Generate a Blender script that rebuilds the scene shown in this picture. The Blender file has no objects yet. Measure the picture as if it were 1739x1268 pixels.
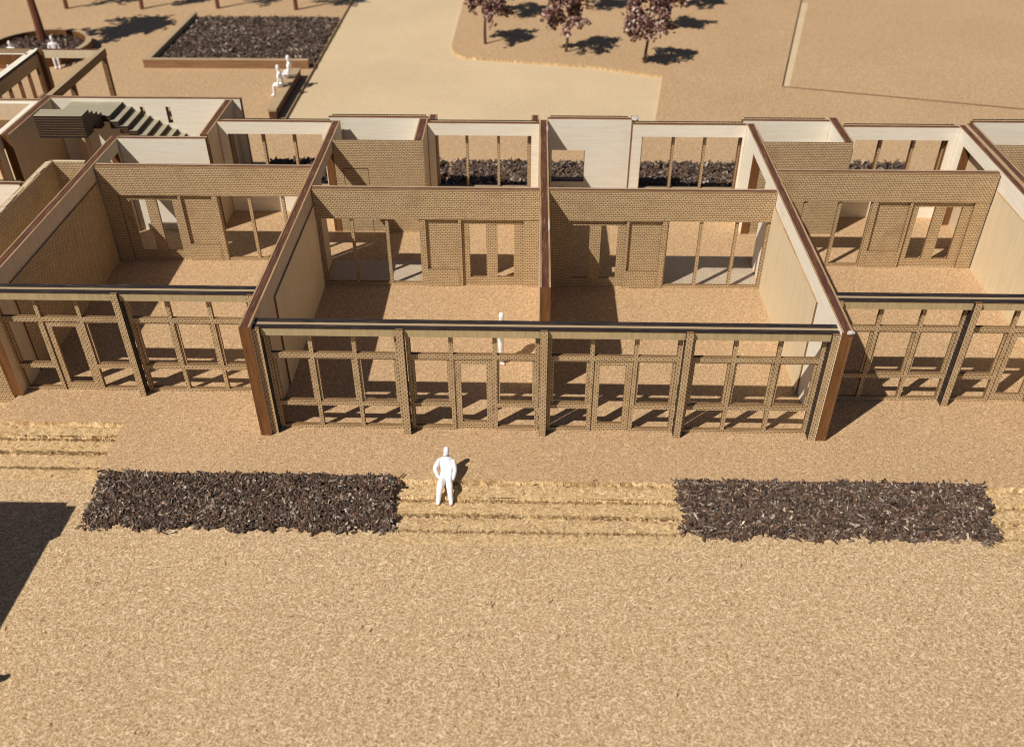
import bpy, bmesh, math, random
import numpy as np
from mathutils import Vector, Matrix
from mathutils.geometry import tessellate_polygon

S = 0.01                      # everything below is measured in centimetres of the real 1:100 model
sc = bpy.context.scene
col = sc.collection
R = math.radians

# ------------------------------------------------------------------ camera
CP = (-0.340837, -18.4517, 15.95659)
PITCH, YAW, ROLL, FPX = 0.645768, 0.0235916, -0.00190803, 1582.298
def cam_rows(p, y, r):
    a = np.array
    Rz = a([[math.cos(y), math.sin(y), 0], [-math.sin(y), math.cos(y), 0], [0, 0, 1]])
    base = a([[1., 0, 0], [0, 0, -1], [0, 1, 0]])
    Rx = a([[1, 0, 0], [0, math.cos(p), -math.sin(p)], [0, math.sin(p), math.cos(p)]])
    Rr = a([[math.cos(r), -math.sin(r), 0], [math.sin(r), math.cos(r), 0], [0, 0, 1]])
    return Rr @ Rx @ base @ Rz
rows = cam_rows(PITCH, YAW, ROLL)
cd = bpy.data.cameras.new('camera'); cam = bpy.data.objects.new('camera', cd); col.objects.link(cam)
cam.matrix_world = Matrix([[rows[0][i], -rows[1][i], -rows[2][i], CP[i] * S] for i in range(3)] + [[0, 0, 0, 1]])
cd.sensor_fit = 'HORIZONTAL'; cd.sensor_width = 36; cd.lens = FPX / 1739 * 36
cd.clip_start = 0.005; cd.clip_end = 50
cd.dof.use_dof = True; cd.dof.focus_distance = 0.25; cd.dof.aperture_fstop = 27
sc.camera = cam

# ------------------------------------------------------------------ light
SX, SY = 0.64, 0.555                              # shadow shift per unit of height
elev = math.atan(1 / math.hypot(SX, SY))
w = bpy.data.worlds.new('World'); sc.world = w; w.use_nodes = True
nt = w.node_tree; bg = nt.nodes['Background']
sky = nt.nodes.new('ShaderNodeTexSky'); sky.sky_type = 'NISHITA'; sky.sun_disc = False
sky.sun_elevation = elev; sky.air_density = .75; sky.dust_density = .4
sky.sun_rotation = math.atan2(-SX, -SY)           # azimuth of the sun, clockwise from +Y
nt.links.new(sky.outputs[0], bg.inputs[0]); bg.inputs[1].default_value = 0.05
sd = bpy.data.lights.new('sun', 'SUN'); sd.energy = 5.0; sd.angle = R(0.55); sd.color = (1.0, 0.93, 0.83)
so = bpy.data.objects.new('sun', sd); col.objects.link(so)
so.rotation_euler = Vector((SX, SY, -1)).to_track_quat('-Z', 'Y').to_euler()
vs = sc.view_settings; vs.view_transform = 'Standard'; vs.look = 'None'; vs.exposure = -0.06; vs.gamma = 1
sc.cycles.filter_width = 1.0; sc.cycles.max_bounces = 7; sc.cycles.diffuse_bounces = 4

# ------------------------------------------------------------------ materials
M = {}
class NT:
    def __init__(s, name):
        m = bpy.data.materials.new(name); m.use_nodes = True; M[name] = m
        s.t = m.node_tree; s.n = s.t.nodes; s.b = s.n['Principled BSDF']; s.m = m
        s.b.inputs['Specular IOR Level'].default_value = 0.25
    def link(s, a, b): s.t.links.new(a, b)
    def node(s, k, **kw):
        x = s.n.new('ShaderNode' + k)
        for a, v in kw.items(): setattr(x, a, v)
        return x
    def coord(s, which='Object'):
        return s.node('TexCoord').outputs[which]
    def mapping(s, v, scale=(1, 1, 1), rot=0, loc=(0, 0, 0)):
        m = s.node('Mapping'); s.link(v, m.inputs[0])
        m.inputs['Scale'].default_value = scale; m.inputs['Rotation'].default_value = (0, 0, rot); m.inputs['Location'].default_value = loc
        return m.outputs[0]
    def noise(s, v, scale, detail=2, rough=.5, dist=0):
        n = s.node('TexNoise'); s.link(v, n.inputs['Vector'])
        n.inputs['Scale'].default_value = scale; n.inputs['Detail'].default_value = detail
        n.inputs['Roughness'].default_value = rough; n.inputs['Distortion'].default_value = dist
        return n.outputs
    def ramp(s, f, a, b, va=0, vb=1):
        r = s.node('MapRange'); s.link(f, r.inputs[0])
        for i, v in enumerate((a, b, va, vb)): r.inputs[1 + i].default_value = v
        return r.outputs[0]
    def mix(s, f, a, b, mode='MIX'):
        x = s.node('Mix', data_type='RGBA', blend_type=mode)
        for sock, v in ((x.inputs[0], f), (x.inputs[6], a), (x.inputs[7], b)):
            if isinstance(v, (int, float)): sock.default_value = v
            elif isinstance(v, tuple): sock.default_value = (*v, 1)
            else: s.link(v, sock)
        return x.outputs[2]
    def math(s, op, a, b=0.0):
        x = s.node('Math', operation=op)
        for i, v in enumerate((a, b)):
            if isinstance(v, (int, float)): x.inputs[i].default_value = v
            else: s.link(v, x.inputs[i])
        return x.outputs[0]
    def bump(s, h, strength, dist=0.0002):
        b = s.node('Bump'); b.inputs['Strength'].default_value = strength; b.inputs['Distance'].default_value = dist
        s.link(h, b.inputs['Height']); s.link(b.outputs[0], s.b.inputs['Normal'])
    def done(s, c, rough=.7):
        if isinstance(c, tuple): s.b.inputs['Base Color'].default_value = (*c, 1)
        else: s.link(c, s.b.inputs['Base Color'])
        if isinstance(rough, (int, float)): s.b.inputs['Roughness'].default_value = rough
        else: s.link(rough, s.b.inputs['Roughness'])
        return s.m

def mdf(name, base, light, dark, amt=1.0, bump=.35, scale=1.0, dens=0.0):
    k = NT(name); o = k.coord()
    def n2(v, scale_, detail=0, rough=.5):
        n = k.node('TexNoise'); n.noise_dimensions = '2D'; k.link(v, n.inputs['Vector'])
        n.inputs['Scale'].default_value = scale_; n.inputs['Detail'].default_value = detail; n.inputs['Roughness'].default_value = rough
        return n.outputs
    warp = n2(o, 5.0 * scale, 1)
    vm = k.node('VectorMath', operation='MULTIPLY_ADD'); k.link(warp[1], vm.inputs[0]); vm.inputs[1].default_value = (.07, .07, .0); k.link(o, vm.inputs[2])
    wv = vm.outputs[0]
    big = n2(o, .16, 4, .62)[0]
    c = k.mix(k.ramp(big, .32, .7), tuple(x * y for x, y in zip(base, (.90, .88, .85))), tuple(min(1, x * 1.07) for x in base))
    fine = n2(o, 30 * scale, 3, .75)[0]
    c = k.mix(k.ramp(fine, .36, .60, .8 * amt, 0), c, tuple(x * .70 for x in base))
    hl = None
    # (angle, light?, along, across, threshold, strength): a dense mat of fine fibres and a few long strands
    for i, (ang, lt, fu, fv, th, st) in enumerate([(.12, 1, 8, 34, .66, .6), (1.05, 0, 9, 34, .68, .6), (2.25, 1, 8, 36, .66, .6), (2.8, 0, 8, 34, .68, .6), (.75, 1, 8, 32, .67, .6),
                                           (1.65, 1, 7, 34, .68, .6), (.42, 0, 8, 34, .69, .6), (2.6, 1, 2.6, 21, .775, .85), (.35, 1, 2.8, 22, .775, .85), (1.3, 1, 2.6, 20, .79, .8), (.05, 0, 3.2, 26, .785, .7), (2.0, 0, 3.0, 26, .80, .7)]):
        m = k.mapping(k.mapping(wv, (1, 1, 1), ang, (i * 7.3, i * 3.1, 0)), (fu * scale, fv * scale, 1))
        f = n2(m, 1.0, 0)[0]
        t = k.ramp(f, th - dens, th + .07 - dens, 0, st * amt)
        c = k.mix(t, c, light if lt else dark)
        if lt: hl = t if hl is None else k.math('MAXIMUM', hl, t)
    h = k.math('ADD', k.math('MULTIPLY', hl, .5), k.math('MULTIPLY', fine, 1.2))
    k.bump(h, bump, .0002)
    k.b.inputs['Specular IOR Level'].default_value = .12
    return k.done(c, .85)
mdf('mdf_face', (.515, .338, .188), (.72, .52, .31), (.215, .120, .058), .9, .45, 1.4)
mdf('mdf_milled', (.66, .45, .225), (.82, .62, .36), (.30, .18, .075), .95, .8, .95, .01)
mdf('mdf_front', (.585, .392, .212), (.86, .68, .44), (.22, .13, .06), 1.0, .6, 1.3, .005)
mdf('mdf_path', (.63, .485, .305), (.71, .57, .38), (.51, .37, .21), .6, .25, 1.0)
mdf('mdf_rim', (.56, .35, .13), (.75, .52, .25), (.3, .17, .06), .6, .3, 1.3)

def ply(name, a, b, along='u', streak=(.35, .22, .12), amt=.25, spec=.2, sc_=1.0):
    k = NT(name); uv = k.coord('UV')
    g = (.7, 9, 1) if along == 'u' else (9, .7, 1)
    m = k.mapping(uv, tuple(x * sc_ for x in g))
    n1 = k.noise(m, 1.0, 4, .6, .4)[0]
    c = k.mix(k.ramp(n1, .3, .7), a, b)
    g2 = (1.6, 40, 1) if along == 'u' else (40, 1.6, 1)
    n2 = k.noise(k.mapping(uv, tuple(x * sc_ for x in g2), 0, (3, 5, 0)), 1.0, 2, .5)[0]
    c = k.mix(k.ramp(n2, .56, .75, 0, amt), c, streak)
    st = k.noise(k.mapping(uv, (.8, .8, 1), 0, (9, 2, 0)), 1.0, 3, .6)[0]
    c = k.mix(k.ramp(st, .58, .85, 0, .35), c, tuple(x * .75 for x in b))
    k.bump(n2, .15, .0001)
    k.b.inputs['Specular IOR Level'].default_value = spec
    return k.done(c, .6)
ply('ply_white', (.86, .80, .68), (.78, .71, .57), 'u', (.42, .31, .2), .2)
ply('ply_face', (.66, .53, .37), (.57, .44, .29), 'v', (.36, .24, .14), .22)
ply('ply_lining', (.74, .62, .42), (.66, .53, .34), 'v', (.42, .28, .15), .16)
ply('ply_fascia', (.50, .39, .22), (.40, .30, .16), 'v', (.17, .11, .055), .75)
ply('edge_light', (.50, .33, .17), (.30, .17, .08), 'u', (.13, .06, .03), .7)
ply('edge_dark', (.14, .060, .034), (.075, .030, .020), 'u', (.42, .27, .15), .6)
ply('edge_orange', (.235, .105, .036), (.135, .055, .020), 'v', (.05, .02, .01), .75)
ply('edge_tan', (.27, .165, .078), (.17, .095, .042), 'u', (.07, .035, .016), .6)
ply('burnt_and_shade_black', (.014, .010, .011), (.035, .024, .022), 'u', (.22, .16, .11), .6, .35)  # laser-burnt edges; also stands in for shade on the column sides
ply('bench_wood', (.48, .36, .22), (.38, .27, .15), 'u', (.2, .12, .06), .4)
ply('frame_orange', (.33, .19, .095), (.22, .115, .055), 'u', (.12, .05, .02), .5)
ply('stair_edge', (.022, .015, .012), (.040, .026, .020), 'u', (.14, .10, .06), .3, .3)
ply('stair_top', (.40, .36, .26), (.32, .28, .19), 'u', (.2, .16, .1), .4)

def brick(name, a, b, mortar, burn=.55, bw=.112, rh=.061):
    k = NT(name); uv = k.coord('UV')
    t = k.node('TexBrick'); k.link(uv, t.inputs['Vector'])
    t.inputs['Color1'].default_value = (*a, 1); t.inputs['Color2'].default_value = (*b, 1); t.inputs['Mortar'].default_value = (*mortar, 1)
    t.inputs['Scale'].default_value = 1; t.inputs['Mortar Size'].default_value = .0085; t.inputs['Mortar Smooth'].default_value = .1
    t.inputs['Brick Width'].default_value = bw; t.inputs['Row Height'].default_value = rh
    n = k.noise(uv, 1.1, 4, .6)[0]
    c = k.mix(k.ramp(n, .55, .8, 0, burn), t.outputs[0], (.26, .145, .06), 'MIX')
    n2 = k.noise(k.mapping(uv, (3, 30, 1)), 1, 3, .6)[0]
    c = k.mix(k.ramp(n2, .35, .7, .35, 0), c, (.30, .19, .10))
    k.bump(k.math('SUBTRACT', 1.0, t.outputs[1]), .9, .0002)
    return k.done(c, .75)
brick('brick_engraved', (.76, .575, .335), (.66, .485, .275), (.15, .085, .040))
brick('brick_paving', (.68, .58, .46), (.60, .51, .40), (.34, .26, .18), .1)

def simple(name, c, rough=.6, spec=.3):
    k = NT(name); k.b.inputs['Specular IOR Level'].default_value = spec
    return k.done(c, rough)
k = NT('white_plastic'); k.b.inputs['Subsurface Weight'].default_value = .25; k.b.inputs['Subsurface Radius'].default_value = (1, .9, .8)
k.b.inputs['Subsurface Scale'].default_value = .0006; k.done((.90, .89, .90), .45)
def chips(name, stops, gloss=.5):
    k = NT(name); g = k.node('NewGeometry'); r = g.outputs['Random Per Island']
    cr = k.node('ValToRGB'); cr.color_ramp.interpolation = 'CONSTANT'; k.link(r, cr.inputs[0])
    el = cr.color_ramp.elements
    while len(el) < len(stops): el.new(.5)
    for e, (p, cc) in zip(el, stops): e.position = p; e.color = (*cc, 1)
    n = k.noise(k.mapping(k.coord(), (25, 25, 25)), 1, 2)[0]
    c = k.mix(k.ramp(n, .3, .7, .55, 0), cr.outputs[0], (.03, .018, .012), 'MIX')
    k.b.inputs['Specular IOR Level'].default_value = .3
    return k.done(c, gloss)
chips('bark_chip', [(0, (.075, .047, .034)), (.25, (.145, .097, .070)), (.5, (.20, .142, .108)), (.68, (.115, .088, .072)), (.8, (.25, .14, .088)), (.88, (.33, .25, .19)), (.95, (.58, .47, .35))], .36)
chips('crown_bead', [(0, (.16, .062, .055)), (.25, (.27, .13, .11)), (.5, (.38, .22, .18)), (.7, (.50, .34, .27)), (.85, (.75, .60, .48)), (.95, (.10, .04, .04))], .5)
chips('splinter', [(0, (.55, .37, .18)), (.3, (.70, .50, .27)), (.6, (.80, .62, .37)), (.85, (.34, .20, .09)), (.95, (.14, .08, .045))], .7)
k = NT('bark_soil'); n = k.noise(k.coord(), 9, 4, .7)[0]
k.bump(n, .8, .0006); k.done(k.mix(n, (.018, .012, .010), (.055, .036, .029)), .8)
k = NT('trunk_wire'); n = k.noise(k.mapping(k.coord(), (8, 8, 2)), 1, 3)[0]
k.done(k.mix(n, (.075, .032, .020), (.16, .085, .050)), .65)
k = NT('trunk_red'); n = k.noise(k.mapping(k.coord(), (8, 8, 2)), 1, 3)[0]
k.done(k.mix(n, (.12, .042, .022), (.22, .09, .05)), .6)

# ------------------------------------------------------------------ helpers
def V(*a): return Vector(a)
def props(o, label, cat, group=None, kind=None):
    if label: o['label'] = label
    if cat: o['category'] = cat
    if group: o['group'] = group
    if kind: o['kind'] = kind
    return o
def thing(name, base, label, cat, group=None):
    o = bpy.data.objects.new(name, None); col.objects.link(o)
    o.empty_display_size = .5
    o.location = Vector(base) * S; o.scale = (S, S, S); o['_b'] = list(base)
    return props(o, label, cat, group, 'thing')
_base = {}
def base_of(p):
    while p is not None and p.type != 'EMPTY' and p.parent is not None: p = p.parent
    return Vector(_base.get(p.name, (0, 0, 0))) if p else Vector((0, 0, 0))
_thing = thing
def thing(name, base, label, cat, group=None):
    o = _thing(name, base, label, cat, group); del o['_b']; _base[o.name] = tuple(base); return o

class MB:
    def __init__(s): s.v = []; s.f = []; s.m = []; s.uv = []
    def face(s, pts, mat=0, uv=None):
        i = len(s.v); s.v += [tuple(p) for p in pts]; s.f.append(tuple(range(i, i + len(pts)))); s.m.append(mat)
        if uv is None:
            a = Vector(pts[1]) - Vector(pts[0]); b = Vector(pts[2]) - Vector(pts[0]); n = a.cross(b)
            ax = max(range(3), key=lambda q: abs(n[q]))
            uv = [((p[1], p[2]), (p[0], p[2]), (p[0], p[1]))[ax] for p in pts]
        s.uv.append(uv)
    def box(s, x0, x1, y0, y1, z0, z1, mats=(0,) * 6):
        c = [(x, y, z) for x in (x0, x1) for y in (y0, y1) for z in (z0, z1)]
        for (q, m) in zip(((0, 1, 3, 2), (6, 7, 5, 4), (4, 5, 1, 0), (2, 3, 7, 6), (0, 2, 6, 4), (1, 5, 7, 3)), mats):
            s.face([c[i] for i in q], m)
    def build(s, name, mats, parent=None, base=None, smooth=False):
        b = base_of(parent) if base is None else Vector(base)
        me = bpy.data.meshes.new(name)
        me.from_pydata([(x - b.x, y - b.y, z - b.z) for x, y, z in s.v], [], s.f)
        for m in (mats if isinstance(mats, (list, tuple)) else [mats]): me.materials.append(M[m])
        me.polygons.foreach_set('material_index', s.m)
        ul = me.uv_layers.new(name='UVMap')
        ul.data.foreach_set('uv', [c for f in s.uv for p in f for c in p])
        if smooth: me.polygons.foreach_set('use_smooth', [True] * len(s.f))
        me.update()
        o = bpy.data.objects.new(name, me); col.objects.link(o)
        if parent is not None: o.parent = parent
        else: o.location = b * S; o.scale = (S, S, S)
        return o

def panel(plane, t0, t1, rect, holes=(), mb=None, mats=(0, 1, 1), jitter=0):
    """A sheet with rectangular holes. plane 'xz' (thickness t along y), 'yz' (t along x), 'xy' (t along z).
    mats = (both faces, edges facing along v, edges facing along u)."""
    mb = mb or MB()
    us = sorted({rect[0], rect[1], *[h[0] for h in holes], *[h[1] for h in holes]})
    vs_ = sorted({rect[2], rect[3], *[h[2] for h in holes], *[h[3] for h in holes]})
    us = [u for u in us if rect[0] <= u <= rect[1]]; vs_ = [v for v in vs_ if rect[2] <= v <= rect[3]]
    def P(u, v, t): return {'xz': (u, t, v), 'yz': (t, u, v), 'xy': (u, v, t)}[plane]
    nu, nv = len(us) - 1, len(vs_) - 1
    def solid(i, j):
        if i < 0 or j < 0 or i >= nu or j >= nv: return False
        cu, cv = (us[i] + us[i + 1]) / 2, (vs_[j] + vs_[j + 1]) / 2
        return not any(h[0] < cu < h[1] and h[2] < cv < h[3] for h in holes)
    for i in range(nu):
        for j in range(nv):
            if not solid(i, j): continue
            a, b, c, d = us[i], us[i + 1], vs_[j], vs_[j + 1]
            for t, fl in ((t0, False), (t1, True)):
                q = [(a, c), (b, c), (b, d), (a, d)]
                if fl: q.reverse()
                mb.face([P(u, v, t) for u, v in q], mats[0], q)
            if not solid(i - 1, j): mb.face([P(a, c, t0), P(a, d, t0), P(a, d, t1), P(a, c, t1)], mats[2], [(t0, c), (t0, d), (t1, d), (t1, c)])
            if not solid(i + 1, j): mb.face([P(b, c, t0), P(b, c, t1), P(b, d, t1), P(b, d, t0)], mats[2], [(t0, c), (t1, c), (t1, d), (t0, d)])
            if not solid(i, j - 1): mb.face([P(a, c, t0), P(a, c, t1), P(b, c, t1), P(b, c, t0)], mats[1], [(a, t0), (a, t1), (b, t1), (b, t0)])
            if not solid(i, j + 1): mb.face([P(a, d, t0), P(b, d, t0), P(b, d, t1), P(a, d, t1)], mats[1], [(a, t0), (b, t0), (b, t1), (a, t1)])
    return mb
def fix_normals(o):
    bm = bmesh.new(); bm.from_mesh(o.data); bmesh.ops.remove_doubles(bm, verts=bm.verts, dist=1e-5)
    bmesh.ops.recalc_face_normals(bm, faces=bm.faces); bm.to_mesh(o.data); bm.free(); return o
def sheet(name, parent, plane, t0, t1, rect, holes=(), mats=('ply_face', 'edge_light', 'edge_light')):
    return fix_normals(panel(plane, t0, t1, rect, holes, mats=(0, 1, 2)).build(name, list(mats), parent))
def bx(name, parent, x0, x1, y0, y1, z0, z1, mats, idx=(0,) * 6):
    mb = MB(); mb.box(x0, x1, y0, y1, z0, z1, idx)
    return fix_normals(mb.build(name, mats, parent))

H = 3.42
GZ = -0.30        # milled lower level in front
PZ = -0.12        # milled path behind

# ------------------------------------------------------------------ ground
def slab(name, outer, holes, z1, z0, mats, label=None, uvscale=1):
    mb = MB(); loops = [outer] + holes
    pts = [p for l in loops for p in l]
    for t in tessellate_polygon([[Vector((x, y, 0)) for x, y in l] for l in loops]):
        mb.face([(*pts[i], z1) for i in t], 0)
    for l in loops:
        for a, b in zip(l, l[1:] + l[:1]):
            mb.face([(*a, z0), (*b, z0), (*b, z1), (*a, z1)], 1)
    o = mb.build(name, mats); fix_normals(o)
    # up-facing top
    for p in o.data.polygons:
        if p.material_index == 0 and p.normal.z < 0: o.data.flip_normals(); break
    o['kind'] = 'structure'
    if label: o['label'] = label
    return o
mb = MB(); mb.face([(-90, -60, GZ), (90, -60, GZ), (90, 110, GZ), (-90, 110, GZ)])
o = mb.build('ground', 'mdf_front'); props(o, 'milled fibreboard ground sheet in front of the model rooms', None, None, 'structure')

def arc(cx, cy, r, a0, a1, n=8):
    return [(cx + r * math.cos(R(a0 + (a1 - a0) * i / n)), cy + r * math.sin(R(a0 + (a1 - a0) * i / n))) for i in range(n + 1)]
path = [(-11.4, 21.2), (5.05, 21.2), (6.05, 27.25), (2.47, 28.63)] + [(-3.3, 29.75), (-3.9, 29.95), (-4.35, 30.4), (-4.62, 31.0), (-4.72, 31.8), (-4.62, 40), (-4.5, 62), (-11.4, 62)]
plot = [(11.62, 25.92), (22.1, 23.2), (60, 14.0), (60, 62), (22, 62), (15.85, 40.7)]
EDGE = -1.68
outer = [(-60, EDGE + 2.0), (-20.5, EDGE + 2.0), (-20.5, 1.9), (-14.42, 1.9), (-14.42, 1.55), (-14.66, .70), (-14.80, .33), (-11.11, .33), (-11.11, EDGE), (60, EDGE), (60, 70), (-60, 70)]
slab('terrace', outer, [path, plot], 0, GZ - .05, ['mdf_face', 'mdf_milled'], 'brown fibreboard terrace that carries the rooms and trees')
slab('path', path, [], PZ, PZ - .03, ['mdf_path', 'mdf_path'], 'pale milled path running back between the planter and the trees')
slab('lawn_plot', plot, [], -.16, -.19, ['mdf_face', 'mdf_face'], 'shallow recessed plot beside the trees')
mb = MB()
a, b = Vector((11.62, 25.92)), Vector((15.85, 40.7)); n = Vector((.34, -.06))
q = [a, b, b + n * 1.3, a + n]
mb.face([(*p, -.156) for p in q]); mb.build('plot_rim', 'mdf_path')['kind'] = 'structure'
mb = MB(); mb.face([(11.58, 25.79, .004), (22.1, 23.03, .004), (60, 13.78, .004), (60, 13.98, .004), (22.1, 23.2, .004), (11.6, 25.93, .004)]); mb.build('cut_line', 'edge_tan')['kind'] = 'structure'

rng = random.Random(5)
def tread_strip(parent, x0, x1, yb, yf, z, zprev, seed):
    """one milled tread: a ragged riser from zprev at yb, a shallow burr groove, then the flat to yf."""
    rr = random.Random(seed); mb = MB(); n = int((x1 - x0) / .07)
    prof = [(yb + .035, zprev), (yb + .01, zprev - .01), (yb - .012, z - .035), (yb - .045, z - .04), (yb - .08, z + .018), (yb - .16, z + .010), ((yb + yf) / 2 - .08, z), (yf + .06, z + .004), (yf + .0, z + .0)]
    ring = []
    ph = rr.random() * 9
    for i in range(n + 1):
        x = x0 + (x1 - x0) * i / n; row = []
        wob = .024 * math.sin(x * 2.1 + ph) + .012 * math.sin(x * 7.3 + ph * 2)
        amp = min(1, max(0, .5 + .5 * math.sin(x * 1.3 + ph) + .45 * math.sin(x * 4.1 + 2 * ph)))
        for j, (y, zz) in enumerate(prof):
            if j in (2, 3, 4, 5): zz = z + (zz - z) * amp
            jt = .018 if 0 < j < 6 else .006
            row.append((x, y + (wob + rr.gauss(0, .012) if 0 < j < 8 else 0), zz + rr.gauss(0, jt) * (0 if j in (0, 8) else 1)))
        ring.append(row)
    for i in range(n):
        for j in range(len(prof) - 1):
            mb.face([ring[i][j], ring[i][j + 1], ring[i + 1][j + 1], ring[i + 1][j]], 0)
    o = mb.build('tread', 'mdf_milled', parent); fix_normals(o)
    o.data.polygons.foreach_set('use_smooth', [True] * len(o.data.polygons))
    if sum(p.normal.z for p in o.data.polygons) < 0: o.data.flip_normals()
    return o
def steps(label, x0, x1, ys, seed):
    t = bpy.data.objects.new('steps', None); col.objects.link(t); t.scale = (S, S, S)
    t['kind'] = 'structure'; t['label'] = label; _base[t.name] = (0, 0, 0)
    for k_ in range(len(ys) - 1):
        z = -.1 * (k_ + 1) if k_ < len(ys) - 2 else GZ + .006
        tread_strip(t, x0, x1, ys[k_], ys[k_ + 1], z, -.1 * k_, seed + k_)
    return t
steps('milled fuzzy steps between the two bark beds', -3.75, 3.5, [EDGE, -2.17, -2.66, -3.1, -3.55], 10)
steps('milled fuzzy steps beyond the bark bed at the far end of the terrace', 10.5, 26, [EDGE, -2.17, -2.66, -3.1, -3.55], 30)
steps('milled fuzzy steps below the brick wall, beside the terrace corner', -20.4, -11.12, [.33, -.12, -.62, -1.12, -1.6], 50)

# ------------------------------------------------------------------ walls
def party_wall(label, x0, x1, y0, y1, holes=(), z1=H, skins=('ply_face', 'ply_face'), linings=(), front='edge_orange', name='party_wall', group='plywood party walls'):
    t = thing(name, ((x0 + x1) / 2, (y0 + y1) / 2, 0), label, 'wall', group)
    e = .045
    sheet('core', t, 'yz', x0 + e, x1 - e, (y0 + .006, y1 - .006, 0, z1 - .012), holes, ('ply_face', 'edge_dark', front))
    sheet('veneer', t, 'yz', x0, x0 + e, (y0, y1, 0, z1), holes, (skins[0], 'edge_light', front))
    sheet('veneer', t, 'yz', x1 - e, x1, (y0, y1, 0, z1), holes, (skins[1], 'edge_light', front))
    for (side, ya, yb, zt, m) in linings:
        if side > 0: sheet('lining_panel', t, 'yz', x1 + .001, x1 + .05, (ya, yb, 0, zt), (), (m, 'edge_light', 'edge_tan'))
        else: sheet('lining_panel', t, 'yz', x0 - .05, x0 - .001, (ya, yb, 0, zt), (), (m, 'edge_light', 'edge_tan'))
    return t
DO = (8.95, 11.10, -1, 3.02)      # doorway between neighbouring back rooms
party_wall('tall plywood party wall closing the projecting block, its shaded face towards the standing figure', -7.34, -7.07, -.1, 12.75, [(8.9, 11.02, -1, 3.02)],
           linings=[(1, 2.1, 7.3, 2.88, 'ply_lining')])
party_wall('plywood dividing wall between the two rooms of the projecting block, stopping short of the windows', -.10, .18, 1.85, 12.95,
           linings=[(1, 7.62, 12.4, 2.9, 'ply_lining')])
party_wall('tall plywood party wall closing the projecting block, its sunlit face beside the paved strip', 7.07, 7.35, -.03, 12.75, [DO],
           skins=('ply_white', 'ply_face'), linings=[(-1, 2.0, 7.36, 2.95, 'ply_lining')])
party_wall('plywood party wall between the left set-back room and the rough-topped brick partition', -14.60, -14.32, 1.42, 11.25, [(9.25, 10.85, -1, 3.0)],
           linings=[(1, 2.6, 8.8, 2.88, 'brick_engraved')])
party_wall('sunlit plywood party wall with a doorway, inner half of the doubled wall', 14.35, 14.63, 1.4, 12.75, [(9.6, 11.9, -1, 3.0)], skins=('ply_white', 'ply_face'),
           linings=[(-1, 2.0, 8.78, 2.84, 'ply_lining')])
party_wall('plywood party wall, outer half of the doubled wall', 14.67, 14.95, .0, 12.9, skins=('ply_face', 'ply_face'))

# ------------------------------------------------------------------ front window screens
BM = ('brick_engraved', 'edge_tan', 'edge_tan')
def facade(label, y0, x_cols, kinds, group='front window screens', xl=None, xr=None):
    xa, xb = x_cols[0], x_cols[-1]
    t = thing('window_screen', ((xa + xb) / 2, y0 + .15, 0), label, 'window screen', group)
    for x in x_cols:
        c = bx('column', t, x - .088, x + .088, y0, y0 + .245, 0, 3.30, ['brick_engraved', 'edge_tan', 'burnt_and_shade_black'], (2, 2, 0, 0, 1, 1))  # side faces coloured black for their deep shade as well as laser burn
    L = xa - .09 if xl is None else xl; Rr = xb + .09 if xr is None else xr
    bx('cap_strip', t, L, Rr, y0 + .085, y0 + .195, 3.268, 3.312, ['burnt_and_shade_black'])
    bx('cap_infill', t, L, Rr, y0 + .196, y0 + .30, 3.291, 3.302, ['bench_wood'])
    bx('cap_strip', t, L, Rr, y0 + .301, y0 + .45, 3.20, 3.318, ['burnt_and_shade_black'])
    for b, kd in zip(x_cols[:-1], kinds):
        m1, m2, hw = b + 1.205, b + 2.29, .052
        bx('fascia', t, b + .09, b + 3.41, y0 + .10, y0 + .195, 3.045, 3.267, ['ply_fascia', 'edge_tan'], (0, 0, 0, 0, 1, 1))
        f0, f1 = y0 + .25, y0 + .355
        cells = [(b + .205, m1 - hw), (m1 + hw, m2 - hw), (m2 + hw, b + 3.295)]
        holes = []
        for i, (u0, u1) in enumerate(cells):
            holes.append((u0, u1, 2.415, 3.06))
            if kd == 'd' and i == 1: holes.append((u0, u1, -.1, 2.28)); continue
            holes += [(u0, u1, .885, 2.28), (u0, u1, .095, .755)]
        sheet('frame', t, 'xz', f0, f1, (b + .10, b + 3.40, 0, 3.29), holes, BM)
        for i, (u0, u1) in enumerate(cells):
            if kd == 'd' and i == 1:
                d = sheet('door_leaf', t, 'xz', f0 + .03, f1 - .005, (u0 + .012, u1 - .012, .0, 2.268), [(u0 + .17, u1 - .17, .25, 2.10)], BM)
            else:
                sheet('casement', t, 'xz', f0 + .04, f1 - .005, (u0 + .004, u1 - .004, .889, 2.276), [(u0 + .068, u1 - .068, .925, 2.215)], BM)
    return t
facade('brick-engraved window screen of the projecting block, five columns under a burnt black top', 0.0, [-7.0 + .02, -3.5, 0, 3.5, 6.98], 'wddw')
facade('brick-engraved window screen set back above the terrace corner, door bay beside a brick wall', 1.47, [-14.36 - .1, -10.98, -7.48], 'dw', xl=-14.9, xr=-7.345)
facade('brick-engraved window screen set back and crossed by a slanting wall shadow', 1.47, [7.44, 10.9, 14.4], 'wd', xl=7.36, xr=14.345)

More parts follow.
